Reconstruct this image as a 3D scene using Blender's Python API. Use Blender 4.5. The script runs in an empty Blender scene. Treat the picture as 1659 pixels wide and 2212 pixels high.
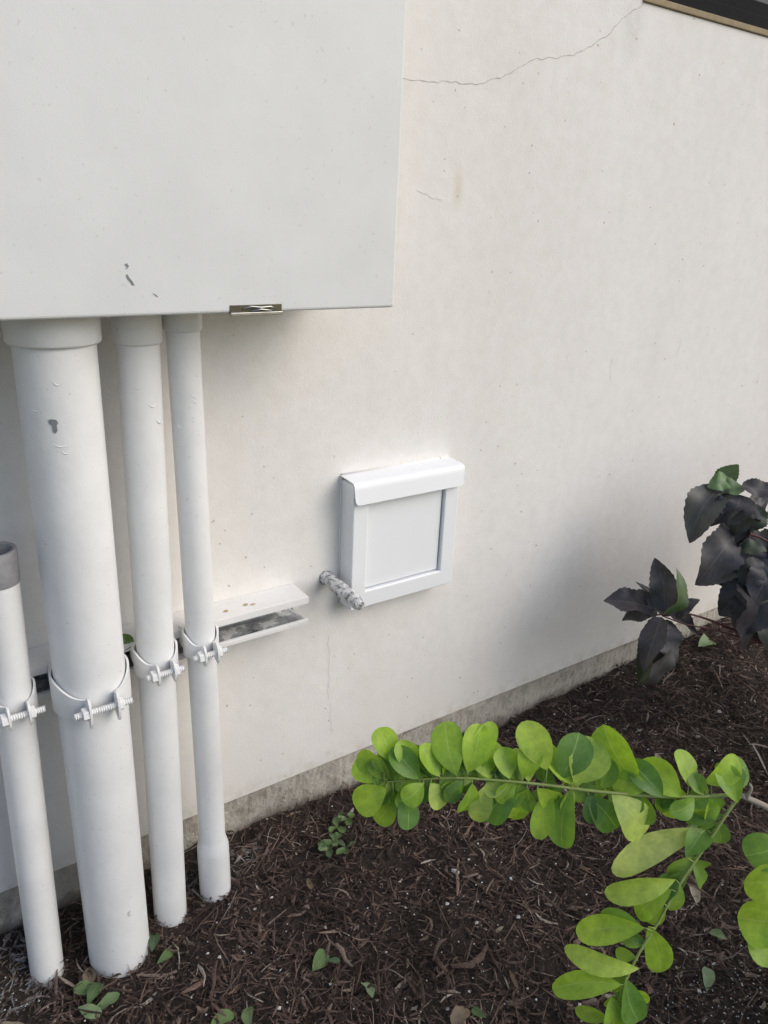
import bpy, math, random
import numpy as np
from mathutils import Vector, Matrix, Euler
random.seed(7); rng=np.random.default_rng(11)
S=bpy.context.scene; COL=S.collection

# ---------------------------------------------------------------- helpers
def link(o,parent=None):
    COL.objects.link(o)
    if parent: o.parent=parent
    return o
def empty(name,loc=(0,0,0)):
    e=bpy.data.objects.new(name,None); e.location=loc; e.empty_display_size=.05
    return link(e)
def mesh_obj(name,verts,faces,mat=None,parent=None,smooth=False,uvs=None):
    me=bpy.data.meshes.new(name); me.from_pydata([tuple(v) for v in verts],[],faces); me.update()
    if smooth: me.polygons.foreach_set('use_smooth',[True]*len(me.polygons))
    if uvs is not None:
        l=me.uv_layers.new(name='UVMap')
        idx=np.empty(len(me.loops),dtype=np.int32); me.loops.foreach_get('vertex_index',idx)
        l.data.foreach_set('uv',np.asarray(uvs,dtype=np.float32)[idx].ravel())
    if mat: me.materials.append(mat)
    return link(bpy.data.objects.new(name,me),parent)
def add_bevel(o,w,seg=3):
    m=o.modifiers.new('bevel','BEVEL'); m.width=w; m.segments=seg; m.limit_method='ANGLE'; m.angle_limit=math.radians(40)
    return o
def box(name,x0,x1,y0,y1,z0,z1,mat,parent=None,bev=0):
    v=[(x,y,z) for x in (x0,x1) for y in (y0,y1) for z in (z0,z1)]
    f=[(0,1,3,2),(4,6,7,5),(0,4,5,1),(2,3,7,6),(0,2,6,4),(1,5,7,3)]
    o=mesh_obj(name,v,f,mat,parent,smooth=False)
    if bev: add_bevel(o,bev)
    return o
def lathe(name,prof,c0,c1,mat,parent=None,n=48):
    """profile (r,z); axis runs from xy c0 at z=-0.1 to c1 at z=1.2"""
    v=[];f=[]
    for r,z in prof:
        k=(z+.1)/1.3; cx=c0[0]+(c1[0]-c0[0])*k; cy=c0[1]+(c1[1]-c0[1])*k
        for i in range(n):
            a=2*math.pi*i/n; v.append((cx+r*math.cos(a),cy+r*math.sin(a),z))
    for j in range(len(prof)-1):
        for i in range(n):
            i2=(i+1)%n; f.append((j*n+i,j*n+i2,(j+1)*n+i2,(j+1)*n+i))
    return mesh_obj(name,v,f,mat,parent,smooth=True)
def tube(path,rad,n=8):
    v=[];f=[];P=[Vector(p) for p in path]
    for i,p in enumerate(P):
        d=(P[min(i+1,len(P)-1)]-P[max(i-1,0)]).normalized()
        up=Vector((0,0,1)) if abs(d.z)<.9 else Vector((1,0,0))
        s=d.cross(up).normalized(); u=s.cross(d)
        r=rad[i] if hasattr(rad,'__len__') else rad
        for k in range(n):
            a=2*math.pi*k/n; v.append(p+s*math.cos(a)*r+u*math.sin(a)*r)
    for i in range(len(P)-1):
        for k in range(n):
            k2=(k+1)%n; f.append((i*n+k,i*n+k2,(i+1)*n+k2,(i+1)*n+k))
    f.append(tuple(range(n))[::-1]); f.append(tuple(range((len(P)-1)*n,len(P)*n)))
    return v,f
class Acc:
    def __init__(s): s.v=[];s.f=[];s.uv=[]
    def add(s,v,f,uv=None):
        b=len(s.v); s.v+=list(v); s.f+=[tuple(i+b for i in q) for q in f]
        s.uv+= uv if uv else [(0,0)]*len(v)

# ---------------------------------------------------------------- materials
def newmat(name):
    m=bpy.data.materials.new(name); m.use_nodes=True; nt=m.node_tree
    b=nt.nodes['Principled BSDF']
    return m,nt,b
def noise(nt,scale,detail=3,rough=.6,vec=None):
    n=nt.nodes.new('ShaderNodeTexNoise'); n.inputs['Scale'].default_value=scale; n.inputs['Detail'].default_value=detail; n.inputs['Roughness'].default_value=rough
    if vec is not None: nt.links.new(vec,n.inputs['Vector'])
    return n
def ramp(nt,src,stops):
    r=nt.nodes.new('ShaderNodeValToRGB'); e=r.color_ramp.elements
    while len(e)<len(stops): e.new(.5)
    for i,(p,c) in enumerate(stops):
        e[i].position=p; e[i].color=(*c,1) if len(c)==3 else c
    nt.links.new(src,r.inputs[0]); return r
def mix(nt,fac,a,b,mode='MIX'):
    m=nt.nodes.new('ShaderNodeMix'); m.data_type='RGBA'; m.blend_type=mode
    for s,i in ((fac,0),(a,6),(b,7)):
        if isinstance(s,(int,float)): m.inputs[i].default_value=s
        elif isinstance(s,tuple): m.inputs[i].default_value=(*s,1)
        else: nt.links.new(s,m.inputs[i])
    return m.outputs[2]
def mth(nt,op,a,b_=None):
    k=nt.nodes.new('ShaderNodeMath'); k.operation=op
    for i,q in enumerate((a,b_)):
        if q is None: continue
        if isinstance(q,(int,float)): k.inputs[i].default_value=q
        else: nt.links.new(q,k.inputs[i])
    return k.outputs[0]
def bump(nt,b,hs,strength=.3,dist=.002,prev=None):
    n=nt.nodes.new('ShaderNodeBump'); n.inputs['Strength'].default_value=strength; n.inputs['Distance'].default_value=dist
    nt.links.new(hs,n.inputs['Height'])
    if prev: nt.links.new(prev.outputs[0],n.inputs['Normal'])
    nt.links.new(n.outputs[0],b.inputs['Normal']); return n
def geo(nt): return nt.nodes.new('ShaderNodeNewGeometry').outputs['Position']
def blobmask(nt,pos,center,rx,ry,rz):
    mp=nt.nodes.new('ShaderNodeVectorMath'); mp.operation='SUBTRACT'; nt.links.new(pos,mp.inputs[0]); mp.inputs[1].default_value=center
    dv=nt.nodes.new('ShaderNodeVectorMath'); dv.operation='DIVIDE'; nt.links.new(mp.outputs[0],dv.inputs[0]); dv.inputs[1].default_value=(rx,ry,rz)
    ln=nt.nodes.new('ShaderNodeVectorMath'); ln.operation='LENGTH'; nt.links.new(dv.outputs[0],ln.inputs[0])
    return ln.outputs['Value']

def paint(name,col,rough=.45,lump=.25,fine=.15,dirt=.25):
    m,nt,b=newmat(name); g=geo(nt)
    n1=noise(nt,9,3,.6,g); r=ramp(nt,n1.outputs[0],[(.35,tuple(c*(1-dirt*.25) for c in col)),(.65,col)])
    n4=noise(nt,140,1,.5,g); r4=ramp(nt,n4.outputs[0],[(.23,(.45,.43,.4)),(.27,(1,1,1))])
    c=mix(nt,dirt,r.outputs[0],r4.outputs[0],'MULTIPLY')
    nt.links.new(c,b.inputs['Base Color']); b.inputs['Roughness'].default_value=rough
    n2=noise(nt,45,2,.5,g); p=bump(nt,b,n2.outputs[0],lump,.003)
    if fine:
        n3=noise(nt,420,1,.6,g); bump(nt,b,n3.outputs[0],fine,.001,p)
    return m
M_cab=paint('cabinet_paint',(.755,.765,.755),.5,.06,.12,.2)
M_pipe=paint('pipe_paint',(.84,.845,.84),.36,.26,.10,.3)
M_clamp=paint('clamp_paint',(.82,.82,.81),.40,.20,0,.2)
M_panel=paint('panel_paint',(.88,.895,.91),.33,.05,0,.05)

# stucco
M_stucco,nt,b=newmat('stucco'); g=geo(nt)
sc=nt.nodes.new('ShaderNodeVectorMath'); sc.operation='MULTIPLY'; nt.links.new(g,sc.inputs[0]); sc.inputs[1].default_value=(1,1,.45)
n1=noise(nt,2.2,4,.62,sc.outputs[0]); r1=ramp(nt,n1.outputs[0],[(.3,(.775,.750,.718)),(.7,(.845,.822,.792))])
n2=noise(nt,28,4,.7,g); r2=ramp(nt,n2.outputs[0],[(.3,(.91,.905,.89)),(.6,(1,1,1))])
c=mix(nt,.6,r1.outputs[0],r2.outputs[0],'MULTIPLY')
n3=noise(nt,75,1,.4,g); r3=ramp(nt,n3.outputs[0],[(.225,(.4,.36,.3)),(.25,(1,1,1))])
c=mix(nt,.6,c,r3.outputs[0],'MULTIPLY')
d=blobmask(nt,g,(1.058,0,1.395),.018,1,.05); rd=ramp(nt,d,[(0,(1,1,1)),(1,(0,0,0))])
n5=noise(nt,60,2,.6,g)
c=mix(nt,mth(nt,'MULTIPLY',rd.outputs[0],n5.outputs[0]),c,(.62,.54,.40))
d=blobmask(nt,g,(1.51,0,1.74),.05,1,.09); rd=ramp(nt,d,[(0,(.5,.5,.5)),(1,(0,0,0))])
c=mix(nt,mth(nt,'MULTIPLY',rd.outputs[0],n5.outputs[0]),c,(.42,.40,.37))
sx=nt.nodes.new('ShaderNodeSeparateXYZ'); nt.links.new(g,sx.inputs[0])
rz=ramp(nt,sx.outputs[2],[(.10,(.7,.7,.7)),(.15,(.15,.15,.15)),(.34,(0,0,0))])
r6=ramp(nt,n2.outputs[0],[(.4,(0,0,0)),(.7,(1,1,1))])
c=mix(nt,mth(nt,'MULTIPLY',rz.outputs[0],r6.outputs[0]),c,(.50,.44,.35))
nt.links.new(c,b.inputs['Base Color']); b.inputs['Roughness'].default_value=.8; b.inputs['Specular IOR Level'].default_value=.25
na=noise(nt,9,2,.6,g); p=bump(nt,b,na.outputs[0],.35,.006)
nb=noise(nt,170,3,.75,g); bump(nt,b,nb.outputs[0],.34,.002,p)

M_conc,nt,b=newmat('concrete'); g=geo(nt)
n1=noise(nt,22,4,.7,g); r=ramp(nt,n1.outputs[0],[(.28,(.31,.275,.23)),(.5,(.46,.425,.37)),(.8,(.56,.53,.48))])
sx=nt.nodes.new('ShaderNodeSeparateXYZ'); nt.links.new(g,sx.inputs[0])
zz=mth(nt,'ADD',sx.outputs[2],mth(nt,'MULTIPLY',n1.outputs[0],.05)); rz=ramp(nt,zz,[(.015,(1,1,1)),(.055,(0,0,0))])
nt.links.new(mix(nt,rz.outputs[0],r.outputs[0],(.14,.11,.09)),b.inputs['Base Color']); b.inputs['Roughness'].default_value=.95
n2=noise(nt,130,3,.8,g); bump(nt,b,n2.outputs[0],.9,.006)

def flat(name,col,rough=.6,metal=0,bs=0,bscale=60,spec=.5):
    m,nt,b=newmat(name); g=geo(nt)
    n1=noise(nt,bscale,3,.6,g); r=ramp(nt,n1.outputs[0],[(.3,tuple(c*.75 for c in col)),(.7,col)])
    nt.links.new(r.outputs[0],b.inputs['Base Color']); b.inputs['Roughness'].default_value=rough; b.inputs['Metallic'].default_value=metal
    b.inputs['Specular IOR Level'].default_value=spec
    if bs: bump(nt,b,n1.outputs[0],bs,.002)
    return m
M_crack=flat('crack',(.52,.50,.47),.9)
M_crack2=flat('crack_faint',(.68,.665,.64),.9)
M_chip=flat('bare_chip',(.27,.28,.29),.6)
M_tan=flat('sill_caulk',(.36,.28,.17),.85,0,.6,40)
M_dark=flat('dark_frame',(.012,.012,.013),.8,0,0,60,.15)
M_glass,nt,b=newmat('window_glass'); b.inputs['Base Color'].default_value=(.02,.022,.025,1); b.inputs['Roughness'].default_value=.05
M_black=flat('bore_shade',(.015,.015,.014),.8)
M_olive=flat('latch_recess',(.10,.09,.05),.6)
M_steel=flat('steel',(.6,.6,.58),.3,1)
M_pvc=flat('grey_pvc',(.30,.30,.31),.6,0,.1)
M_strut=paint('strut_paint',(.84,.83,.81),.45,.2,.1,.35)
M_peel,nt,b=newmat('peeled_inside'); g=geo(nt)
n1=noise(nt,22,4,.7,g); r=ramp(nt,n1.outputs[0],[(.36,(.10,.10,.095)),(.44,(.27,.28,.28)),(.55,(.36,.37,.37)),(.60,(.68,.68,.66))]); nt.links.new(r.outputs[0],b.inputs['Base Color'])
b.inputs['Roughness'].default_value=.6; bump(nt,b,r.outputs[0],.4,.001)
M_foil,nt,b=newmat('peeling_foil_paint'); g=geo(nt)
n1=noise(nt,80,4,.7,g); r=ramp(nt,n1.outputs[0],[(.38,(.16,.16,.16)),(.46,(.62,.62,.62)),(.6,(.84,.84,.83))]); nt.links.new(r.outputs[0],b.inputs['Base Color'])
b.inputs['Roughness'].default_value=.35; b.inputs['Metallic'].default_value=.15
n2=noise(nt,110,3,.6,g); bump(nt,b,n2.outputs[0],.9,.006)

def mulch(name,stops):
    m,nt,b=newmat(name); g=geo(nt)
    gi=nt.nodes.new('ShaderNodeNewGeometry').outputs['Random Per Island']
    r=ramp(nt,gi,stops)
    n1=noise(nt,260,2,.7,g); r2=ramp(nt,n1.outputs[0],[(.3,(.5,.5,.5)),(.7,(1.3,1.25,1.2))])
    c=mix(nt,1,r.outputs[0],r2.outputs[0],'MULTIPLY')
    n9=noise(nt,5.5,3,.65,g); r9=ramp(nt,n9.outputs[0],[(.35,(.55,.53,.52)),(.52,(1,1,1)),(.68,(1.3,1.33,1.37))])
    c=mix(nt,1,c,r9.outputs[0],'MULTIPLY')
    d=blobmask(nt,g,(.03,-.09,0),.12,.12,1); rd=ramp(nt,d,[(.3,(1,1,1)),(1,(0,0,0))])
    d2=blobmask(nt,g,(.47,-.07,0),.14,.05,1); rd2=ramp(nt,d2,[(.3,(.6,.6,.6)),(1,(0,0,0))])
    n5=noise(nt,55,2,.7,g); r5=ramp(nt,n5.outputs[0],[(.42,(0,0,0)),(.6,(.8,.8,.8))])
    s=mix(nt,1,rd.outputs[0],rd2.outputs[0],'ADD'); s=mix(nt,1,s,r5.outputs[0],'MULTIPLY')
    c=mix(nt,s,c,(.32,.33,.35))
    nt.links.new(c,b.inputs['Base Color']); b.inputs['Roughness'].default_value=.7; b.inputs['Specular IOR Level'].default_value=.35
    return m
M_mulch=mulch('mulch_shreds',[(0,(.026,.016,.012)),(.42,(.068,.044,.035)),(.76,(.135,.088,.068)),(.93,(.20,.145,.115)),(.985,(.29,.24,.20)),(1,(.45,.41,.36))])
M_soil,nt,b=newmat('mulch_soil'); g=geo(nt)
n1=noise(nt,90,4,.8,g); r=ramp(nt,n1.outputs[0],[(.3,(.014,.010,.009)),(.7,(.07,.05,.04))]); 
d=blobmask(nt,g,(1,-.6,0),8,8,8); far=ramp(nt,d,[(.45,(0,0,0)),(.6,(1,1,1))])
n2=noise(nt,3,3,.7,g); rg=ramp(nt,n2.outputs[0],[(.3,(.05,.08,.02)),(.7,(.09,.12,.04))])
nt.links.new(mix(nt,far.outputs[0],r.outputs[0],rg.outputs[0]),b.inputs['Base Color']); b.inputs['Roughness'].default_value=.95
bump(nt,b,n1.outputs[0],1,.01)
M_perl=flat('perlite',(.72,.71,.69),.8)

def leafmat(name,stops,vein,rough=.4,trans=.35,spec=.5,side=.22,vfac=.55):
    m,nt,b=newmat(name)
    gi=nt.nodes.new('ShaderNodeNewGeometry').outputs['Random Per Island']
    r=ramp(nt,gi,stops); g=geo(nt)
    uv=nt.nodes.new('ShaderNodeUVMap'); sx=nt.nodes.new('ShaderNodeSeparateXYZ'); nt.links.new(uv.outputs[0],sx.inputs[0])
    ax=mth(nt,'ABSOLUTE',mth(nt,'SUBTRACT',sx.outputs[0],.5))
    mid=ramp(nt,ax,[(0,(1,1,1)),(.03,(0,0,0))])
    ph=mth(nt,'SINE',mth(nt,'MULTIPLY',mth(nt,'SUBTRACT',sx.outputs[1],mth(nt,'MULTIPLY',ax,.8)),40.))
    sv=ramp(nt,ph,[(.90,(0,0,0)),(1,(side,)*3)])
    vm=mix(nt,1,mid.outputs[0],sv.outputs[0],'ADD')
    n1=noise(nt,60,3,.6,g); r2=ramp(nt,n1.outputs[0],[(.3,(.75,.78,.8)),(.7,(1.15,1.12,1.1))])
    c=mix(nt,1,r.outputs[0],r2.outputs[0],'MULTIPLY')
    vf=mix(nt,1,vm,(vfac,)*3,'MULTIPLY')
    c=mix(nt,vf,c,vein)
    nt.links.new(c,b.inputs['Base Color']); b.inputs['Roughness'].default_value=rough; b.inputs['Specular IOR Level'].default_value=spec
    bump(nt,b,vm,.2,.001)
    tr=nt.nodes.new('ShaderNodeBsdfTranslucent'); nt.links.new(mix(nt,1,c,(1.5,1.5,.7),'MULTIPLY'),tr.inputs[0])
    ms=nt.nodes.new('ShaderNodeMixShader'); ms.inputs[0].default_value=trans
    out=[n for n in nt.nodes if n.type=='OUTPUT_MATERIAL'][0]
    nt.links.new(b.outputs[0],ms.inputs[1]); nt.links.new(tr.outputs[0],ms.inputs[2]); nt.links.new(ms.outputs[0],out.inputs[0])
    return m
M_leaf=leafmat('green_leaf',[(0,(.11,.23,.06)),(.22,(.18,.34,.06)),(.5,(.30,.48,.055)),(.85,(.41,.59,.07)),(1,(.50,.60,.21))],(.50,.63,.2),.42,.38,.4,.10,.45)
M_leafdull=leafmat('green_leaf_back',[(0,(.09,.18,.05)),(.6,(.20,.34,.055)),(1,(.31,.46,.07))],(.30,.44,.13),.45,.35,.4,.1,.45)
M_dleaf=leafmat('dark_leaf',[(0,(.050,.044,.052)),(.5,(.080,.076,.082)),(.68,(.08,.088,.072)),(.84,(.080,.13,.05)),(1,(.15,.25,.10))],(.16,.145,.14),.45,.12,.45,.4,.55)
M_stem=flat('green_stem',(.28,.35,.10),.5,0,.3,80)
M_wood=flat('woody_stem',(.38,.33,.26),.8,0,.6,80)
M_rstem=flat('red_stem',(.16,.045,.04),.5)
M_fl_g=leafmat('fallen_green_leaf',[(0,(.07,.11,.06)),(.5,(.11,.19,.05)),(1,(.22,.30,.16))],(.25,.33,.17),.5,.12,.4)
M_fl_b=leafmat('fallen_dry_leaf',[(0,(.13,.09,.055)),(.5,(.22,.165,.11)),(1,(.30,.27,.21))],(.3,.25,.19),.7,.08,.3)

# ---------------------------------------------------------------- house wall
wall=empty('house_wall')
X0,X1,ZT=-5.,7.,3.2; wx0,wx1,wz0,wz1=1.53,3.1,1.785,2.75
v=[];f=[]
def q(*p):
    b_=len(v); v.extend(p); f.append(tuple(range(b_,b_+len(p))))
zb=.102
q((X0,0,zb),(wx0,0,zb),(wx0,0,ZT),(X0,0,ZT))
q((wx0,0,zb),(wx1,0,zb),(wx1,0,wz0),(wx0,0,wz0))
q((wx0,0,wz1),(wx1,0,wz1),(wx1,0,ZT),(wx0,0,ZT))
q((wx1,0,zb),(X1,0,zb),(X1,0,ZT),(wx1,0,ZT))
q((X0,0,zb),(X0,.2,zb),(X1,.2,zb),(X1,0,zb)); q((X0,0,ZT),(X1,0,ZT),(X1,.2,ZT),(X0,.2,ZT))
q((X0,.2,zb),(X0,.2,ZT),(X1,.2,ZT),(X1,.2,zb)); q((X0,0,zb),(X0,0,ZT),(X0,.2,ZT),(X0,.2,zb)); q((X1,0,zb),(X1,.2,zb),(X1,.2,ZT),(X1,0,ZT))
D=.12
q((wx0,0,wz0),(wx1,0,wz0),(wx1,D,wz0),(wx0,D,wz0)); q((wx0,0,wz1),(wx0,D,wz1),(wx1,D,wz1),(wx1,0,wz1))
q((wx0,0,wz0),(wx0,D,wz0),(wx0,D,wz1),(wx0,0,wz1)); q((wx1,0,wz0),(wx1,0,wz1),(wx1,D,wz1),(wx1,D,wz0))
mesh_obj('stucco',v,f,M_stucco,wall)
nx=700; fv=[];ff=[]
xs=np.linspace(-1.5,5,nx); zs=np.linspace(-.25,.1,22)
for i,x in enumerate(xs):
    for j,z in enumerate(zs):
        fv.append((x,.007+.004*math.sin(x*13+z*20)+rng.normal(0,.0012),z))
for i in range(nx-1):
    for j in range(21):
        a=i*22+j; ff.append((a,a+22,a+23,a+1))
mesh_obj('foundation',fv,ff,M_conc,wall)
def crack(name,pts,w,mat,seed):
    r=random.Random(seed); P=[]
    for (a,b_),(c_,d_) in zip(pts[:-1],pts[1:]):
        L=math.hypot(c_-a,d_-b_); n=max(2,int(L/.007))
        nx_,nz_=-(d_-b_)/L,(c_-a)/L
        off=0
        for i in range(n):
            t=i/n; off=off*.6+r.uniform(-.0022,.0022); P.append((a+(c_-a)*t+nx_*off,b_+(d_-b_)*t+nz_*off))
    P.append(pts[-1]); v=[]
    for i,p in enumerate(P):
        ww=w*(.4+.9*r.random())*.5
        a=P[max(i-1,0)]; c_=P[min(i+1,len(P)-1)]; L=math.hypot(c_[0]-a[0],c_[1]-a[1])or 1
        nx_,nz_=-(c_[1]-a[1])/L,(c_[0]-a[0])/L
        v+= [(p[0]+nx_*ww,-.0006,p[1]+nz_*ww),(p[0]-nx_*ww,-.0006,p[1]-nz_*ww)]
    f=[(2*i,2*i+1,2*i+3,2*i+2) for i in range(len(P)-1)]
    mesh_obj(name,v,f,mat,wall)
crack('crack_upper',[(.74,1.585),(.913,1.571),(1.0,1.575),(1.087,1.578),(1.15,1.60),(1.2376,1.6436),(1.29,1.65),(1.341,1.661),(1.40,1.69),(1.431,1.7066),(1.47,1.745),(1.5325,1.783)],.0012,M_crack,1)
crack('crack_lower',[(.772,.45),(.778,.40),(.776,.33),(.785,.25),(.788,.175)],.0007,M_crack2,2)
crack('crack_small',[(.955,1.385),(.99,1.375),(1.02,1.37)],.0009,M_crack2,3)
crack('crack_small_b',[(1.60,1.02),(1.597,.99),(1.61,.96)],.0010,M_crack2,5)
crack('crack_small_c',[(1.87,1.06),(1.875,1.03),(1.865,1.01)],.0010,M_crack2,6)

win=empty('window')
box('sill_trim',wx0,wx1,-.006,.118,wz0+.001,wz0+.014,M_tan,win,.002)
z0=wz0+.0145
box('frame_bottom',wx0+.001,wx1-.001,.004,.10,z0,z0+.028,M_dark,win,.002)
box('frame_track',wx0+.001,wx1-.001,.018,.10,z0+.0285,z0+.06,M_dark,win,.002)
box('frame_left',wx0+.001,wx0+.045,.0,.10,z0+.0605,wz1-.001,M_dark,win,.002)
box('frame_right',wx1-.045,wx1-.001,.0,.10,z0+.0605,wz1-.001,M_dark,win,.002)
box('frame_top',wx0+.0455,wx1-.0455,.0,.10,wz1-.045,wz1-.001,M_dark,win,.002)
box('mullion',2.29,2.34,.02,.10,z0+.0605,wz1-.0455,M_dark,win,.002)
box('glass',wx0+.046,wx1-.046,.055,.06,z0+.061,wz1-.046,M_glass,win)

# ---------------------------------------------------------------- electrical cabinet
cab=empty('electrical_cabinet')
box('body',-.36,.738,-.215,-.0005,1.203,2.25,M_cab,cab,.003)
box('door_cover',-.365,.746,-.240,-.2155,1.1975,2.255,M_cab,cab,.0045)
box('latch_slot',.458,.541,-.2412,-.236,1.1965,1.2085,M_olive,cab,.0008)
box('latch_lip',.458,.541,-.2445,-.2415,1.1935,1.1985,M_steel,cab,.0008)
tv,tf=tube([(.478,-.243,1.203),(.49,-.2445,1.2065),(.505,-.245,1.205),(.52,-.246,1.206),(.529,-.2455,1.203),(.52,-.2465,1.2),(.505,-.2465,1.2025),(.49,-.245,1.2)],.0012)
mesh_obj('wire_seal',tv,tf,M_steel,cab,True)
def chip(name,pts,y,parent,mat=M_chip):
    mesh_obj(name,[(x,y,z) for x,z in pts],[tuple(range(len(pts)))],mat,parent)
chip('paint_chip',[(.313,1.264),(.3165,1.266),(.319,1.262),(.3165,1.259),(.314,1.2575),(.3165,1.261)],-.2406,cab)
chip('paint_chip_b',[(.314,1.251),(.316,1.252),(.318,1.248),(.322,1.243),(.3245,1.2375),(.321,1.2385),(.3185,1.243),(.3155,1.246)],-.2406,cab)
chip('paint_chip_c',[(.347,1.228),(.352,1.2255),(.356,1.222),(.353,1.223)],-.2406,cab)

# ---------------------------------------------------------------- conduits
def conduit(name,c0,c1,r,colr,zcol,coupling=None):
    e=empty(name)
    pr=[(r,-.12),(r,.3),(r,.6),(r,.9),(r,zcol+.001)]
    if coupling:
        rc,zc=coupling
        pr=[(rc,-.12),(rc,zc-.02),(rc*.985,zc-.008),(r+.0015,zc+.008),(r,zc+.014),(r,.3),(r,.6),(r,.9),(r,zcol+.001)]
    lathe('pipe',pr,c0,c1,M_pipe,e)
    lathe('collar',[(r-.001,zcol),(colr-.002,zcol),(colr,zcol+.003),(colr,zcol+.02),(colr*1.01,1.199)],c0,c1,M_pipe,e)
    return e
big=conduit('conduit_pipe',(.234,-.13),(.239,-.13),.0565,.0640,1.152)
p2=conduit('conduit_pipe',(.345,-.103),(.366,-.103),.0325,.0370,1.140)
p3=conduit('conduit_pipe',(.447,-.099),(.438,-.099),.0265,.0308,1.155,coupling=(.0325,.112))
def pipechip(pts,cx,cy,r,par,mat=M_chip):
    v=[]
    for x,z in pts:
        dx=x-cx; v.append((x,cy-math.sqrt(max(r*r-dx*dx,0))-.0007,z))
    mesh_obj('paint_chip',v,[tuple(range(len(v)))],mat,par)
pipechip([(.2095,1.053),(.213,1.0545),(.219,1.0535),(.2212,1.049),(.219,1.046),(.219,1.038),(.2165,1.034),(.2140,1.036),(.2135,1.045),(.2105,1.048)],.238,-.13,.0567,big)
pipechip([(.243,.118),(.250,.121),(.249,.117),(.246,.111),(.252,.108),(.245,.107)],.235,-.13,.0567,big,M_crack2)
for e,(cx,cy,r) in ((big,(.239,-.13,.0565)),(p2,(.365,-.103,.0325)),(p3,(.4385,-.099,.0265))):
    for k in range(5):
        a=math.radians(random.uniform(205,310)); z=random.uniform(1.0,1.13); da=random.uniform(.2,.6)
        pts=[(cx+math.cos(a+da*t)*(r-.0002),cy+math.sin(a+da*t)*(r-.0002),z-.006*math.sin(t*3.1)) for t in np.linspace(0,1,9)]
        tv,tf=tube(pts,[.0002,.0007,.0010,.0011,.0012,.0011,.0009,.0006,.0002]); mesh_obj('paint_sag',tv,tf,M_pipe,e,True)
st=empty('pvc_pipe_stub')
c0,c1=(.105,-.1),(.135,-.1)
lathe('pipe',[(.0295,-.12),(.0295,.2),(.0295,.5),(.0295,.788)],c0,c1,M_pipe,st)
lathe('grey_end',[(.0296,.788),(.0310,.7885),(.0312,.79),(.0312,.842),(.0300,.8435),(.0255,.8435),(.0250,.842),(.0250,.76)],c0,c1,M_pvc,st)
lathe('bore_shade_disc',[(.0250,.76),(.0001,.76)],c0,c1,M_black,st)  # black disc across the open bore; its colour stands in for the shade inside

# ---------------------------------------------------------------- strut channel
strut=empty('strut_channel')
def prof_extrude(name,pts,x0,x1,th,mat,parent):
    v=[];f=[];n=len(pts)
    for x in (x0,x1):
        for (y,z) in pts: v.append((x,y,z))
    for i in range(n-1): f.append((i,i+1,n+i+1,n+i))
    o=mesh_obj(name,v,f,mat,parent)
    m=o.modifiers.new('s','SOLIDIFY'); m.thickness=th; m.offset=0
    add_bevel(o,.0008,2); return o
zt,zb2=.605,.545
prof_extrude('channel',[(-.064,zt-.014),(-.070,zt-.013),(-.070,zt),(-.002,zt),(-.002,zb2),(-.070,zb2),(-.070,zb2+.007),(-.064,zb2+.008)],-.06,.685,.0028,M_strut,strut)
box('peeled_back',-.059,.684,-.0045,-.0038,zb2+.002,zt-.002,M_peel,strut)
box('peeled_floor',-.059,.684,-.066,-.0046,zb2+.0016,zb2+.0022,M_peel,strut)
M_rust=flat('rust_spot',(.58,.43,.2),.8)
for (x,y) in ((.515,-.045),(.560,-.04),(.572,-.045)):
    pts=[(x+.006*math.cos(a)*(.5+random.random()*.7),y+.004*math.sin(a)*(.5+random.random()*.7),zt+.0021) for a in np.linspace(0,6.28,9)[:-1]]
    mesh_obj('rust_spot',pts,[tuple(range(8))],M_rust,strut)
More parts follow.
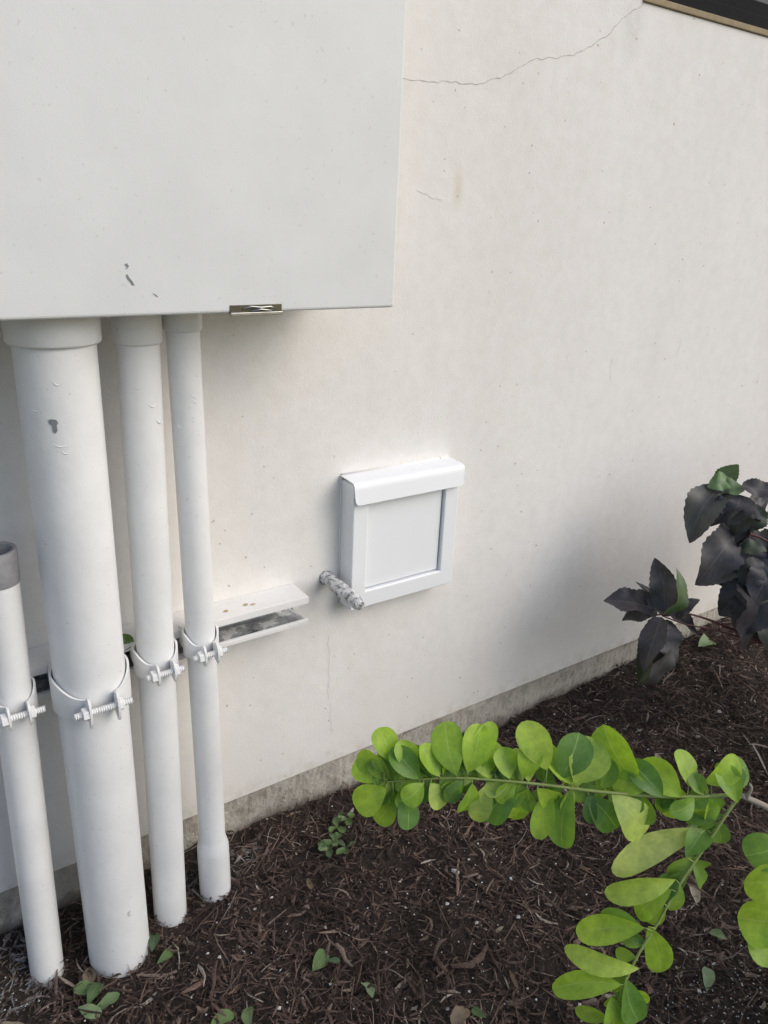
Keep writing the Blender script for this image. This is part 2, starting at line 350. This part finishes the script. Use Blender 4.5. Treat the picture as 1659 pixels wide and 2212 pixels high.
# ---------------------------------------------------------------- clamps
def clamp(cx,cy,r,z,gap,blen,hh=.021,shift=0.0):
    e=empty('pipe_clamp',(cx,cy,z)); rr=r+.0045
    for side in (-1,1):
        P=[]  # (x,y,ztop,zbottom)
        yb=-.072-cy
        P.append((side*rr*.86,yb+.010,hh*1.1,-hh*.6)); P.append((side*rr*.86,yb,hh*1.15,-hh*.8))
        a0=math.radians(45); a1=math.radians(180)-math.asin(min(.95,(gap/2+.004)/rr))
        for i in range(19):
            t=i/18; a=a0+(a1-a0)*t
            k=max(0,(t-.45)/.55); k=k*k*(3-2*k)
            P.append((side*rr*math.sin(a),rr*math.cos(a),hh*(1.15-.80*k),-hh*(1.05-.15*k)))
        yl=P[-1][1]
        P.append((side*(gap/2+.001),yl-.003,hh*.36,-hh*.86)); P.append((side*gap/2,yl-.007,hh*.42,-hh*.82))
        for k,(d,u,l) in enumerate(((.011,.62,-.90),(.016,.75,-1.05),(.021,.76,-1.12),(.025,.66,-1.08),(.028,.45,-.92),(.030,.12,-.62),(.0306,-.1,-.4))):
            P.append((side*gap/2,yl-d,hh*u,hh*l))
        v=[];f=[]
        for i,(x,y,u,l) in enumerate(P):
            v+=[(x,y,u),(x,y,u*.67+l*.33),(x,y,u*.33+l*.67),(x,y,l)]
        for i in range(len(P)-1):
            for k in range(3): f.append((4*i+k,4*i+k+1,4*i+5+k,4*i+4+k))
        o=mesh_obj('strap_half',v,f,M_clamp,e,True)
        m=o.modifiers.new('s','SOLIDIFY'); m.thickness=.0036; m.offset=0
        o.modifiers.new('n','EDGE_SPLIT').split_angle=math.radians(50)
    yb=-(math.sqrt(rr*rr-(gap/2)**2))-.0175; zb_=-.0045
    v=[];f=[];n=14; xs=np.arange(-blen/2,blen/2,.0018)
    for i,x in enumerate(xs):
        r_=.0060 if i%2 else .0043
        for k in range(n):
            a=2*math.pi*k/n; v.append((x+shift,yb+math.cos(a)*r_,zb_+math.sin(a)*r_))
    for i in range(len(xs)-1):
        for k in range(n):
            k2=(k+1)%n; f.append((i*n+k,i*n+k2,(i+1)*n+k2,(i+1)*n+k))
    f.append(tuple(range(n))); f.append(tuple(range((len(xs)-1)*n,len(xs)*n)))
    mesh_obj('bolt',v,f,M_clamp,e)
    def hexa(name,x0,x1,R):
        v=[];f=[]
        for x in (x0,x1):
            for k in range(6):
                a=math.pi/3*k+.3; v.append((x,yb+math.cos(a)*R,zb_+math.sin(a)*R))
        for k in range(6): f.append((k,(k+1)%6,6+(k+1)%6,6+k))
        f.append((5,4,3,2,1,0)); f.append((6,7,8,9,10,11))
        add_bevel(mesh_obj(name,v,f,M_clamp,e),.0008,2)
    hexa('nut',-gap/2-.0115,-gap/2-.0019,.0115)
    hexa('bolt_head',gap/2+.0019,gap/2+.0085,.0110)
    return e
def cxat(c0,c1,z): return c0+(c1-c0)*(z+.1)/1.3
clamp(cxat(.447,.438,.58),-.099,.0265,.590,.024,.064)
clamp(cxat(.345,.366,.58),-.103,.0325,.584,.029,.068)
clamp(cxat(.234,.239,.58),-.13,.0565,.585,.044,.092,.028)
clamp(cxat(.105,.135,.58),-.1,.0295,.579,.030,.078)

# ---------------------------------------------------------------- access panel
pan=empty('access_panel_box')
x0,x1,zb3,zt3=.800,1.082,.531,.824; ox0,ox1,oz0,oz1=.838,1.043,.571,.79
yf=-.05
v=[];f=[]
outer=[(x0,zb3),(x1,zb3),(x1,zt3-.004),(x0,zt3-.004)]; inner=[(ox0,oz0),(ox1,oz0),(ox1,oz1),(ox0,oz1)]
for (x,z) in outer: v.append((x,0,z))
for (x,z) in outer: v.append((x,yf,z))
for (x,z) in inner: v.append((x,yf,z))
for (x,z) in inner: v.append((x,yf+.016,z))
for i in range(4):
    j=(i+1)%4
    f.append((i,j,4+j,4+i)); f.append((4+i,4+j,8+j,8+i)); f.append((8+i,8+j,12+j,12+i))
o=mesh_obj('frame',v,f,M_panel,pan); add_bevel(o,.003,3)
box('inner_door',ox0+.003,ox1-.003,yf+.009,yf+.015,oz0+.003,oz1-.001,M_panel,pan,.001)
v=[];f=[]; hx0,hx1=x0-.004,x1+.004
prof=[(0,zt3+.0045),(-.02,zt3+.0035),(-.050,zt3+.002),(-.0545,zt3+.0005),(-.0572,zt3-.0035)]
cols=np.concatenate([np.linspace(0,.012,7),np.linspace(.02,(hx1-hx0)-.02,10),(hx1-hx0)-np.linspace(.012,0,7)])
for cx_ in cols:
    e_=min(cx_,(hx1-hx0)-cx_); drop=0
    rad=.012
    if e_<rad: drop=rad-math.sqrt(rad*rad-(rad-e_)**2)
    for (y,z) in prof: v.append((hx0+cx_,y,z))
    for k in (1,2,3,4):
        t=k/4; zz=zt3-.0035-(.040-drop)*t
        v.append((hx0+cx_,-.0572-.006*t,zz))
m_=len(prof)+4
for i in range(len(cols)-1):
    for k in range(m_-1): f.append((i*m_+k,i*m_+k+1,(i+1)*m_+k+1,(i+1)*m_+k))
o=mesh_obj('hood',v,f,M_panel,pan,True); m=o.modifiers.new('s','SOLIDIFY'); m.thickness=.0018; m.offset=0
o.modifiers.new('n','EDGE_SPLIT').split_angle=math.radians(50)
tv,tf=tube([(x0-.001,-.001,zb3),(x0-.001,-.001,zt3),(x0-.001,-.001,zt3+.006),(x1+.001,-.001,zt3+.006)],.003)
mesh_obj('caulk',tv,tf,M_stucco,pan,True)

# ---------------------------------------------------------------- capped stub pipe
v=[];f=[];n=32
stations=np.linspace(0,1,60)
for i,t in enumerate(stations):
    y=-.147*t+.004
    r=.0145*(1+.05*math.sin(t*40)+.04*math.sin(t*23+1))
    if .40<t<.52: r*=1.10
    if t>.6: r*=1-.08*(t-.6)/.4
    if t>.93: r*=math.sqrt(max(0,1-((t-.93)/.0705)**2))*.85+.1
    for k in range(n):
        a=2*math.pi*k/n; rr=r*(1+random.uniform(-.05,.05)+.05*math.sin(a*3+t*30))
        v.append((.766+math.cos(a)*rr,y,.600+math.sin(a)*rr*.95-.004*t*t))
for i in range(len(stations)-1):
    for k in range(n):
        k2=(k+1)%n; f.append((i*n+k,i*n+k2,(i+1)*n+k2,(i+1)*n+k))
f.append(tuple(range((len(stations)-1)*n,len(stations)*n)))
cs=empty('capped_stub_pipe'); mesh_obj('wrapped_pipe',v,f,M_foil,cs,True)
ring=[(.766+(.0155+random.uniform(0,.004))*math.cos(a),-.0007,.600+(.0150+random.uniform(0,.004))*math.sin(a)) for a in np.linspace(0,6.283,27)[:-1]]
mesh_obj('wall_gap',ring,[tuple(range(26))],M_chip,cs)

# ---------------------------------------------------------------- ground
def H(x,y):
    x=np.asarray(x,float); y=np.asarray(y,float)
    h=-.020+.010*np.sin(7*x+2*y+1)*np.sin(9*y-3*x)+.006*np.sin(23*x+5)*np.sin(19*y+1.3*x)+.03*np.clip((x-.8)/1.4,0,1)*np.clip(1+y/.9,0,1)
    h=h+.008*np.sin(3.1*x)*np.sin(4*y+1)+.003*np.sin(51*x+9*y)*np.sin(47*y-11*x)
    h=h+(.008+.006*np.sin(17*x)+.005*np.sin(41*x+1))*np.exp(y/.02)
    dep=np.exp(-(((x-.32)/.25)**2+((y+.18)/.12)**2)); return h-.012*dep
gx=np.concatenate([-np.geomspace(60,.65,14),np.arange(-.6,3.6,.03),np.geomspace(3.65,60,14)])
gy=np.concatenate([-np.geomspace(60,1.85,14),np.arange(-1.8,.06,.03),np.geomspace(.1,60,12)])
GX,GY=np.meshgrid(gx,gy,indexing='ij'); GZ=H(GX,np.minimum(GY,0))
V=np.stack([GX,GY,GZ],-1).reshape(-1,3); ny=len(gy)
F_=[(i*ny+j,(i+1)*ny+j,(i+1)*ny+j+1,i*ny+j+1) for i in range(len(gx)-1) for j in range(ny-1)]
mesh_obj('ground',V,F_,M_soil,None,True)
def fast_mesh(name,V,Q,mat):
    me=bpy.data.meshes.new(name); me.vertices.add(len(V)); me.vertices.foreach_set('co',V.astype(np.float32).ravel())
    me.loops.add(Q.size); me.loops.foreach_set('vertex_index',Q.astype(np.int32).ravel())
    me.polygons.add(len(Q)); me.polygons.foreach_set('loop_start',np.arange(0,Q.size,4,dtype=np.int32))
    me.update(calc_edges=True); me.validate()
    me.materials.append(mat); return link(bpy.data.objects.new(name,me))
nA,nB,nC=48000,13000,22000; n=nA+nB+nC
sx_=np.concatenate([rng.uniform(-.4,2.9,nA),rng.uniform(-2,4.5,nB),rng.uniform(-.3,2.8,nC)]); sy_=np.concatenate([-rng.uniform(-.004,1.15,nA),-rng.uniform(-.005,2.6,nB),-rng.uniform(-.004,1.1,nC)])
L=np.clip(rng.lognormal(math.log(.021),.65,n),.004,.09); W=np.clip(rng.lognormal(math.log(.0025),.55,n),.0006,.009)
L[nA+nB:]=rng.uniform(.002,.008,nC); W[nA+nB:]=L[nA+nB:]*rng.uniform(.3,.9,nC)
big_=rng.random(n)<.02; big_[nA+nB:]=False; W[big_]*=2.2
ang=rng.uniform(0,math.pi*2,n); pitch=rng.normal(0,.26,n); roll=rng.normal(0,.5,n)
lift=rng.uniform(-.001,.013,n)+ .35*L*np.abs(np.sin(pitch)); bend=rng.normal(0,.09,n)*L; bz=rng.normal(0,.05,n)*L
lift[nA+nB:]=rng.uniform(.002,.012,nC)
st_=np.linspace(-.5,.5,4); V=np.zeros((n,4,3,3))
ca,sa=np.cos(ang),np.sin(ang)
for i,s in enumerate(st_):
    wl=W*(1.0 if abs(s)<.4 else .45)*rng.uniform(.6,1.3,n)
    ux=L*s; uy=bend*(1-4*s*s)+rng.normal(0,.25,n)*W; uz=np.sin(pitch)*L*s+bz*(1-4*s*s)
    for k,(o1,o2) in enumerate(((-.5,0),(0,.35),(.5,0))):
        ly=uy+o1*wl*np.cos(roll)-o2*wl*np.sin(roll); lz=uz+o1*wl*np.sin(roll)+o2*wl*np.cos(roll)
        px=sx_+ux*ca-ly*sa; py=sy_+ux*sa+ly*ca
        V[:,i,k,0]=px; V[:,i,k,1]=np.minimum(py,.004); V[:,i,k,2]=lz
V[:,:,:,2]+= (H(sx_,sy_)+lift)[:,None,None]
base=(np.arange(n)*12)[:,None]; qs=[]
for i in range(3):
    for k in range(2): qs.append(base+np.array([[i*3+k,(i+1)*3+k,(i+1)*3+k+1,i*3+k+1]]))
Q=np.concatenate(qs,0)
fast_mesh('mulch',V.reshape(-1,3),Q,M_mulch)
A=Acc()
def crumb(x,y,s):
    z=float(H(x,y))+.011
    base=[(1,0,0),(-1,0,0),(0,1,0),(0,-1,0),(0,0,1),(0,0,-1)]
    A.add([(x+p[0]*s*random.uniform(.5,1.2),y+p[1]*s*random.uniform(.5,1.2),z+p[2]*s*.7) for p in base],[(0,2,4),(2,1,4),(1,3,4),(3,0,4),(2,0,5),(1,2,5),(3,1,5),(0,3,5)])
for i in range(650): crumb(random.uniform(.3,2.6),-random.uniform(.02,1.1),abs(random.gauss(.0014,.0012))+.0007)
for i in range(300): crumb(random.gauss(1.17,.09),random.gauss(-.87,.06),random.uniform(.0008,.0024))
for i in range(120): crumb(random.gauss(.85,.25),random.gauss(-.42,.12),random.uniform(.0008,.0026))
for i in range(90): crumb(random.gauss(.03,.07),random.gauss(-.15,.06),random.uniform(.0008,.0026))
for i in range(60): crumb(random.gauss(1.55,.3),random.gauss(-.35,.1),random.uniform(.001,.003))
for x,y,s in ((.90,-.344,.009),(.905,-.352,.006),(.84,-.40,.006),(1.0,-.42,.006),(.86,-.47,.006),(1.15,-.30,.006),(1.95,-.30,.009),(1.5,-.25,.007),(1.75,-.45,.008),(.95,-.50,.006)): crumb(x,y,s)
mesh_obj('perlite_crumbs',A.v,A.f,M_perl)

# ---------------------------------------------------------------- leaves
def leafgeo(A,b,t,w,nrm,fold=.22,curl=.10,ns=9,shape='ob',ser=0,crink=0):
    b=Vector(b);t=Vector(t); d=t-b; L=d.length; d.normalize()
    s=d.cross(Vector(nrm)).normalized(); u=s.cross(d).normalized()
    v=[];uv=[];f=[]; cr=random.uniform(-.5,1)*curl; tw=random.uniform(-.3,.3); bendl=random.uniform(-.08,.08)*L
    xs=(-1,-.5,0,.5,1); ph1,ph2=random.uniform(0,6),random.uniform(0,6)
    qs_=[i/(ns-1) for i in range(ns)] if ser else [.5-.5*math.cos(math.pi*(i/(ns-1))) for i in range(ns)]
    prof=[]
    for q_ in qs_:
        if shape=='ob': p=(q_**.88)*(max(0,1-q_)**.48)
        else: p=(q_**.55)*(max(0,1-q_)**.80)
        prof.append(p)
    mx=max(prof)
    for i,q_ in enumerate(qs_):
        hw=max(prof[i]/mx*w*.5,w*.015)
        if ser and 0<i<ns-1: hw*=1+ser*(1 if i%2 else -1)
        cen=b+d*(L*q_)+u*(cr*L*math.sin(math.pi*q_)-.14*L*q_*q_)+s*(bendl*math.sin(math.pi*q_))
        th=tw*q_; s2=s*math.cos(th)+u*math.sin(th); u2=u*math.cos(th)-s*math.sin(th)
        for x in xs:
            wv=crink*hw*abs(x)*math.sin(q_*11+ph1+(2 if x>0 else 0)) if crink else 0
            v.append(cen+s2*(x*hw)+u2*(fold*hw*abs(x)**1.3+wv)); uv.append((.5+.5*x,q_))
    for i in range(ns-1):
        for k in range(4): f.append((i*5+k,i*5+k+1,(i+1)*5+k+1,(i+1)*5+k))
    A.add(v,f,uv)

GREEN="""850 1650 820 1575 50;880 1660 868 1600 45;830 1665 772 1632 45;820 1690 765 1650 48;835 1700 768 1745 58;850 1710 812 1790 48;870 1710 882 1780 42;905 1680 848 1615 48;905 1690 866 1745 42;915 1690 870 1718 42;930 1690 962 1745 45;985 1670 963 1562 62;950 1675 913 1605 45;1010 1665 1037 1565 56;1040 1660 1062 1562 42;1000 1690 958 1725 42;1020 1690 1008 1765 50;1060 1690 1028 1785 42;1070 1670 1058 1605 50;1100 1680 1088 1615 48;1130 1680 1152 1595 48;1120 1700 1048 1780 62;1140 1705 1108 1785 55;1180 1660 1123 1560 60;1160 1700 1208 1755 45;1190 1700 1153 1805 42;1215 1680 1252 1585 74;1240 1690 1294 1602 80;1235 1705 1208 1830 55;1270 1720 1335 1795 60;1250 1700 1178 1608 48;1380 1690 1300 1575 85;1320 1715 1405 1805 72;1400 1700 1325 1690 48;1430 1720 1366 1645 48;1470 1720 1385 1655 64;1490 1700 1480 1625 48;1500 1725 1445 1748 40;1520 1690 1595 1638 48;1540 1690 1630 1660 55;1590 1730 1548 1650 45;1560 1745 1486 1772 64;1530 1795 1335 1903 62;1480 1850 1535 1785 45;1460 1900 1315 1948 55;1450 1920 1378 1990 45;1430 1950 1452 1895 38;1390 2000 1250 2032 55;1390 2010 1305 1992 42;1380 2090 1226 2058 42;1400 2000 1432 2115 52;1340 2120 1195 2142 50;1350 2110 1392 2218 55;1320 2150 1337 2235 48;1330 2140 1408 2195 48;1700 1820 1612 1845 70;1700 1900 1608 1905 78;1710 1990 1603 1992 92;1705 2080 1628 2040 76"""
def loc(u,v,k,z=0.): return Vector(((u-1660)*k,(1745-v)*k,z))
kg=1.15/1664
rotm=Matrix(((0.827,0.171,-0.5357),(-0.5608,0.3206,-0.7635),(0.0412,0.9317,0.361)))
sh=empty('green_shrub',(1.015,-.885,.537)); sh.rotation_euler=rotm.to_euler()
A=Acc(); B=Acc()
mainp=[(1780,1850),(1720,1785),(1659,1745),(1600,1718),(1450,1722),(1300,1710),(1150,1692),(1000,1680),(900,1685),(830,1690)]
secp=[(1600,1718),(1575,1750),(1530,1820),(1470,1910),(1420,2000),(1370,2080),(1310,2225),(1290,2290)]
def along(path,t):
    t*=len(path)-1; i=min(int(t),len(path)-2); q_=t-i
    return tuple(path[i][k]+(path[i+1][k]-path[i][k])*q_ for k in (0,1))
C_=Acc()
for l in GREEN.split(';'):
    a=list(map(float,l.split()))
    zb_=random.uniform(-.006,.010); zt_=zb_+random.uniform(-.018,.022)
    nr=Vector((random.uniform(-.6,.6),random.uniform(-.2,.7),1)).normalized()
    leafgeo(A,loc(a[0],a[1],kg,zb_),loc(a[2],a[3],kg,zt_),a[4]*1.16*kg,nr,fold=random.uniform(.0,.36),curl=.12,crink=.05,ns=13)
    best=min((along(p_,t) for p_ in (mainp[2:],secp) for t in np.linspace(0,1,80)),key=lambda c:(c[0]-a[0])**2+(c[1]-a[1])**2)
    if math.hypot(best[0]-a[0],best[1]-a[1])<70: C_.add(*tube([loc(*best,kg,0),loc(a[0],a[1],kg,zb_)],[.0012,.0008],6))
for i in range(135):
    tt=random.random(); tt=tt if i<70 else .5+.5*tt
    u,v_=along(mainp[3:],tt)
    an=math.radians(random.choice((random.uniform(60,170),random.uniform(190,300)))); Lp=random.uniform(38,74)
    leafgeo(random.choice((A,B,B)),loc(u,v_,kg,-.004),loc(u+math.cos(an)*Lp,v_-math.sin(an)*Lp,kg,random.uniform(-.028,.006)),random.uniform(30,46)*kg,(random.uniform(-.7,.7),random.uniform(-.4,.9),1),crink=.05,fold=random.uniform(.05,.4),ns=11)
for i in range(22):
    u,v_=along(secp[1:],random.random()); an=math.radians(random.uniform(150,330)); Lp=random.uniform(40,80)
    leafgeo(B,loc(u,v_,kg,-.004),loc(u+math.cos(an)*Lp,v_-math.sin(an)*Lp,kg,-random.uniform(.005,.03)),random.uniform(30,46)*kg,(random.uniform(-.5,.5),random.uniform(-.2,.8),1),ns=11)
for i in range(420):
    th=random.uniform(0,2*math.pi); ph=random.uniform(-1,1); rr=.26*random.random()**.4
    c_=Vector((.46+rr*math.cos(th)*math.sqrt(1-ph*ph)*1.0,-.30+rr*ph*1.1,-.02+rr*math.sin(th)*math.sqrt(1-ph*ph)))
    if c_.x<.14: continue
    dd=Vector((random.uniform(-1,1),random.uniform(-.4,1),random.uniform(-1,1))).normalized()*random.uniform(.04,.065)
    leafgeo(random.choice((A,B)),c_,c_+dd,random.uniform(.028,.045),(random.uniform(-1,1),random.uniform(.1,1),random.uniform(.2,1)),ns=7)
mesh_obj('leaves',A.v,A.f,M_leaf,sh,True,A.uv); mesh_obj('leaves_back',B.v,B.f,M_leafdull,sh,True,B.uv)
def smooth(path,n=5):
    P=[Vector(p) for p in path]; out=[]
    for i in range(len(P)-1):
        p0,p1,p2,p3=P[max(i-1,0)],P[i],P[i+1],P[min(i+2,len(P)-1)]
        for k in range(n):
            t=k/n; out.append(.5*((2*p1)+(-p0+p2)*t+(2*p0-5*p1+4*p2-p3)*t*t+(-p0+3*p1-3*p2+p3)*t**3))
    out.append(P[-1]); return out
def stem(path,r0,r1,acc,n=5):
    s=smooth(path,n); acc.add(*tube(s,list(np.linspace(r0,r1,len(s))),8))
stem([loc(*p,kg,random.uniform(-.002,.002)) for p in mainp[3:]],.0032,.0011,C_)
stem([loc(*p,kg,random.uniform(-.002,.002)) for p in secp],.0026,.0018,C_)
mesh_obj('twigs',C_.v,C_.f,M_stem,sh,True)
C_=Acc()
stem([loc(*p,kg) for p in mainp[:4]],.0070,.0040,C_)
stem([loc(1612,1722,kg,.002),loc(1618,1700,kg,.008),loc(1612,1688,kg,.012)],.0030,.0018,C_)
gdown=rotm.inverted()@Vector((0,0,-1))
root=loc(1780,1850,kg)
for k in range(5):
    e_=root+gdown*.50+Vector((random.uniform(.1,.3),0,random.uniform(-.1,.1)))
    stem([root+Vector((.05*k,.02*k,0)),root.lerp(e_,.5)+Vector((.08,random.uniform(-.05,.05),random.uniform(-.05,.05))),e_],.006,.010,C_)
mesh_obj('woody_branches',C_.v,C_.f,M_wood,sh,True)

# dark shrub
DARK="""1560 1050 1480 1165 66;1560 1060 1590 1003 42;1590 1050 1668 1055 35;1590 1070 1555 1130 66;1620 1080 1668 1115 75;1600 1100 1575 1155 50;1590 1150 1503 1255 78;1570 1170 1548 1215 45;1610 1210 1503 1258 55;1600 1220 1668 1255 66;1640 1250 1618 1405 130;1590 1190 1640 1183 35;1600 1130 1650 1185 50;1410 1315 1310 1290 62;1430 1320 1403 1208 50;1430 1330 1472 1258 48;1420 1330 1368 1435 48;1430 1340 1423 1440 78;1410 1350 1383 1484 40;1440 1400 1398 1494 48;1450 1330 1530 1372 36;1395 1320 1383 1258 32;1600 1060 1528 1075 46;1640 1140 1588 1232 78;1660 1210 1608 1292 68;1560 1060 1515 1140 45;1570 1040 1525 1050 38;1600 1160 1560 1235 60;1620 1200 1565 1268 60;1690 1270 1655 1400 110;1690 1160 1625 1215 80;1420 1320 1345 1335 40;1445 1340 1455 1440 45;1580 1075 1520 1130 50;1610 1110 1560 1180 55;1640 1090 1610 1150 55;1590 1200 1530 1225 45;1640 1215 1590 1260 55;1640 1260 1560 1330 70;1660 1290 1590 1370 80;1460 1335 1500 1290 30;1425 1325 1450 1230 38"""
kd=1.9/1664
def locd(u,v,z=0.): return Vector(((u-1660)*kd,(1250-v)*kd,z))
ds=empty('dark_leaf_shrub',(1.774,-.434,.540)); ds.rotation_euler=rotm.to_euler()
A=Acc()
for l in DARK.split(';'):
    a=list(map(float,l.split())); z_=random.uniform(-.03,.03)
    leafgeo(A,locd(a[0],a[1],z_),locd(a[2],a[3],z_+random.uniform(-.04,.04)),a[4]*1.16*kd,(random.uniform(-.7,.7),random.uniform(.1,1.1),.9),fold=random.uniform(.05,.5),curl=.22,ns=21,shape='ov',ser=.04,crink=.2)
for i in range(420):
    th=random.uniform(0,2*math.pi); ph=random.uniform(-1,1); rr=.28*random.random()**.45
    c_=Vector((.42+rr*math.cos(th)*math.sqrt(1-ph*ph)*1.1,.03+rr*ph,-.05+rr*math.sin(th)*math.sqrt(1-ph*ph)))
    if c_.x<.12: continue
    dd=Vector((random.uniform(-1,1),random.uniform(-1.2,.2),random.uniform(-1,1))).normalized()*random.uniform(.07,.12)
    leafgeo(A,c_,c_+dd,random.uniform(.05,.09),(random.uniform(-1,1),random.uniform(.1,1),random.uniform(.2,1)),ns=9,shape='ov',ser=.04,crink=.2)
mesh_obj('leaves',A.v,A.f,M_dleaf,ds,True,A.uv)
C_=Acc()
stem([locd(1405,1330),locd(1480,1325),locd(1560,1350),locd(1659,1395),locd(1750,1450),locd(1900,1500)],.002,.004,C_)
stem([locd(1430,1330),locd(1480,1348),locd(1560,1365),locd(1659,1395)],.0015,.002,C_)
stem([locd(1570,1050),locd(1600,1140),locd(1659,1170),locd(1750,1250),locd(1900,1400)],.002,.004,C_)
stem([locd(1600,1220),locd(1640,1250),locd(1700,1310),locd(1900,1450)],.002,.004,C_)
r0=locd(1900,1450)
for k in range(5):
    e_=r0+gdown*.42+Vector((random.uniform(-.06,.12),0,random.uniform(-.08,.08)))
    stem([r0+Vector((random.uniform(-.02,.1),.1,random.uniform(-.08,.08))),r0,r0.lerp(e_,.5)+Vector((.02,0,.02)),e_],.004,.008,C_)
mesh_obj('red_stems',C_.v,C_.f,M_rstem,ds,True)

# fallen leaves
A=Acc();B=Acc()
def fallen(acc,x,y,L,w,a,lift=.012,sh_='ob'):
    z=float(H(x,y))+lift
    d=Vector((math.cos(a),math.sin(a),random.uniform(-.12,.2)))*L*.5; c_=Vector((x,y,z))
    leafgeo(acc,c_-d,c_+d,w,(random.uniform(-.3,.3),random.uniform(-.5,.1),1),fold=random.uniform(.1,.6),curl=.2,shape=sh_,crink=.2)
for x,y,L,w,a in ((.549,-.366,.05,.030,.5),(.592,-.472,.042,.024,1.4),(.57,-.385,.025,.012,-.6),(.385,-.404,.045,.022,1.2),(.34,-.385,.05,.026,.2),(.733,-.624,.03,.016,1.8),(1.142,-.81,.05,.024,.6),(1.244,-.766,.032,.02,2.0),(2.222,-.06,.09,.05,.1),(.165,-.205,.05,.026,.9),(.155,-.19,.045,.025,2.4),(.18,-.235,.05,.024,.2),(.15,-.24,.045,.025,-.8),(.29,-.16,.05,.024,1.2),(.30,-.20,.04,.018,.5),(.20,-.06,.04,.025,.3),(2.55,-.2,.07,.04,1),(.02,-.22,.05,.025,1)):
    fallen(A,x,y,L,w,a,.018)
for x,y,L,w,a in ((.70,-.61,.05,.030,.3),(1.295,-.671,.05,.022,.9),(.836,-.605,.045,.008,1.2),(.03,-.19,.05,.018,-.5),(.17,-.16,.05,.024,1.4),(.62,-.2,.035,.012,1.4),(1.6,-.35,.04,.018,1)):
    fallen(B,x,y,L,w,a,.018,'ov')
for i in range(24):
    fallen(B,random.uniform(-.3,2.8),-random.uniform(.05,1.3),random.uniform(.012,.028),random.uniform(.004,.010),random.uniform(0,6),.012)
leafgeo(A,(.30,-.055,.62),(.325,-.075,.605),.03,(-.5,-1,.5))
fl=empty('fallen_leaves'); mesh_obj('green_leaves',A.v,A.f,M_fl_g,fl,True,A.uv); mesh_obj('dry_leaves',B.v,B.f,M_fl_b,fl,True,B.uv)
A=Acc()
for (wx,wy,s) in ((.70,-.14,1.),(.72,-.13,1.),(.75,-.10,1.1),(.78,-.09,1.),(.735,-.16,.9)):
    for k in range(4):
        a=k*1.26+random.random(); z=float(H(wx,wy))+.014
        r_=random.uniform(.018,.034)*s
        leafgeo(A,(wx,wy,z),(wx+math.cos(a)*r_,wy+math.sin(a)*r_,z+.008),.017*s,(random.uniform(-.5,.5),random.uniform(-.5,.5),1),ns=7,crink=.2,fold=.4)
mesh_obj('weed',A.v,A.f,M_fl_g,None,True,A.uv)

# ---------------------------------------------------------------- camera, light, world
cam=bpy.data.cameras.new('camera'); co=link(bpy.data.objects.new('camera',cam))
co.matrix_world=Matrix.Translation((0,-1.3,1.34))@rotm.to_4x4()
cam.sensor_fit='VERTICAL'; cam.sensor_height=36; cam.lens=36*1664/2212; cam.clip_start=.02; cam.clip_end=500
S.camera=co
A_=math.radians(38); E_=math.radians(36)
sd=Vector((math.sin(A_)*math.cos(E_),-math.cos(A_)*math.cos(E_),math.sin(E_)))
sun=bpy.data.lights.new('sun','SUN'); sun.energy=1.4; sun.angle=math.radians(50); sun.color=(1,.965,.915)
so=link(bpy.data.objects.new('sun',sun)); so.rotation_euler=sd.to_track_quat('Z','Y').to_euler(); so.location=(2,-3,4)
w=bpy.data.worlds.new('World'); S.world=w; w.use_nodes=True; nt=w.node_tree
bg=nt.nodes['Background']; sky=nt.nodes.new('ShaderNodeTexSky'); sky.sky_type='NISHITA'; sky.sun_disc=False
sky.sun_elevation=E_; sky.sun_rotation=math.pi-A_; sky.dust_density=2
nt.links.new(sky.outputs[0],bg.inputs[0]); bg.inputs[1].default_value=.15
S.view_settings.view_transform='Standard'; S.view_settings.look='None'; S.view_settings.exposure=0
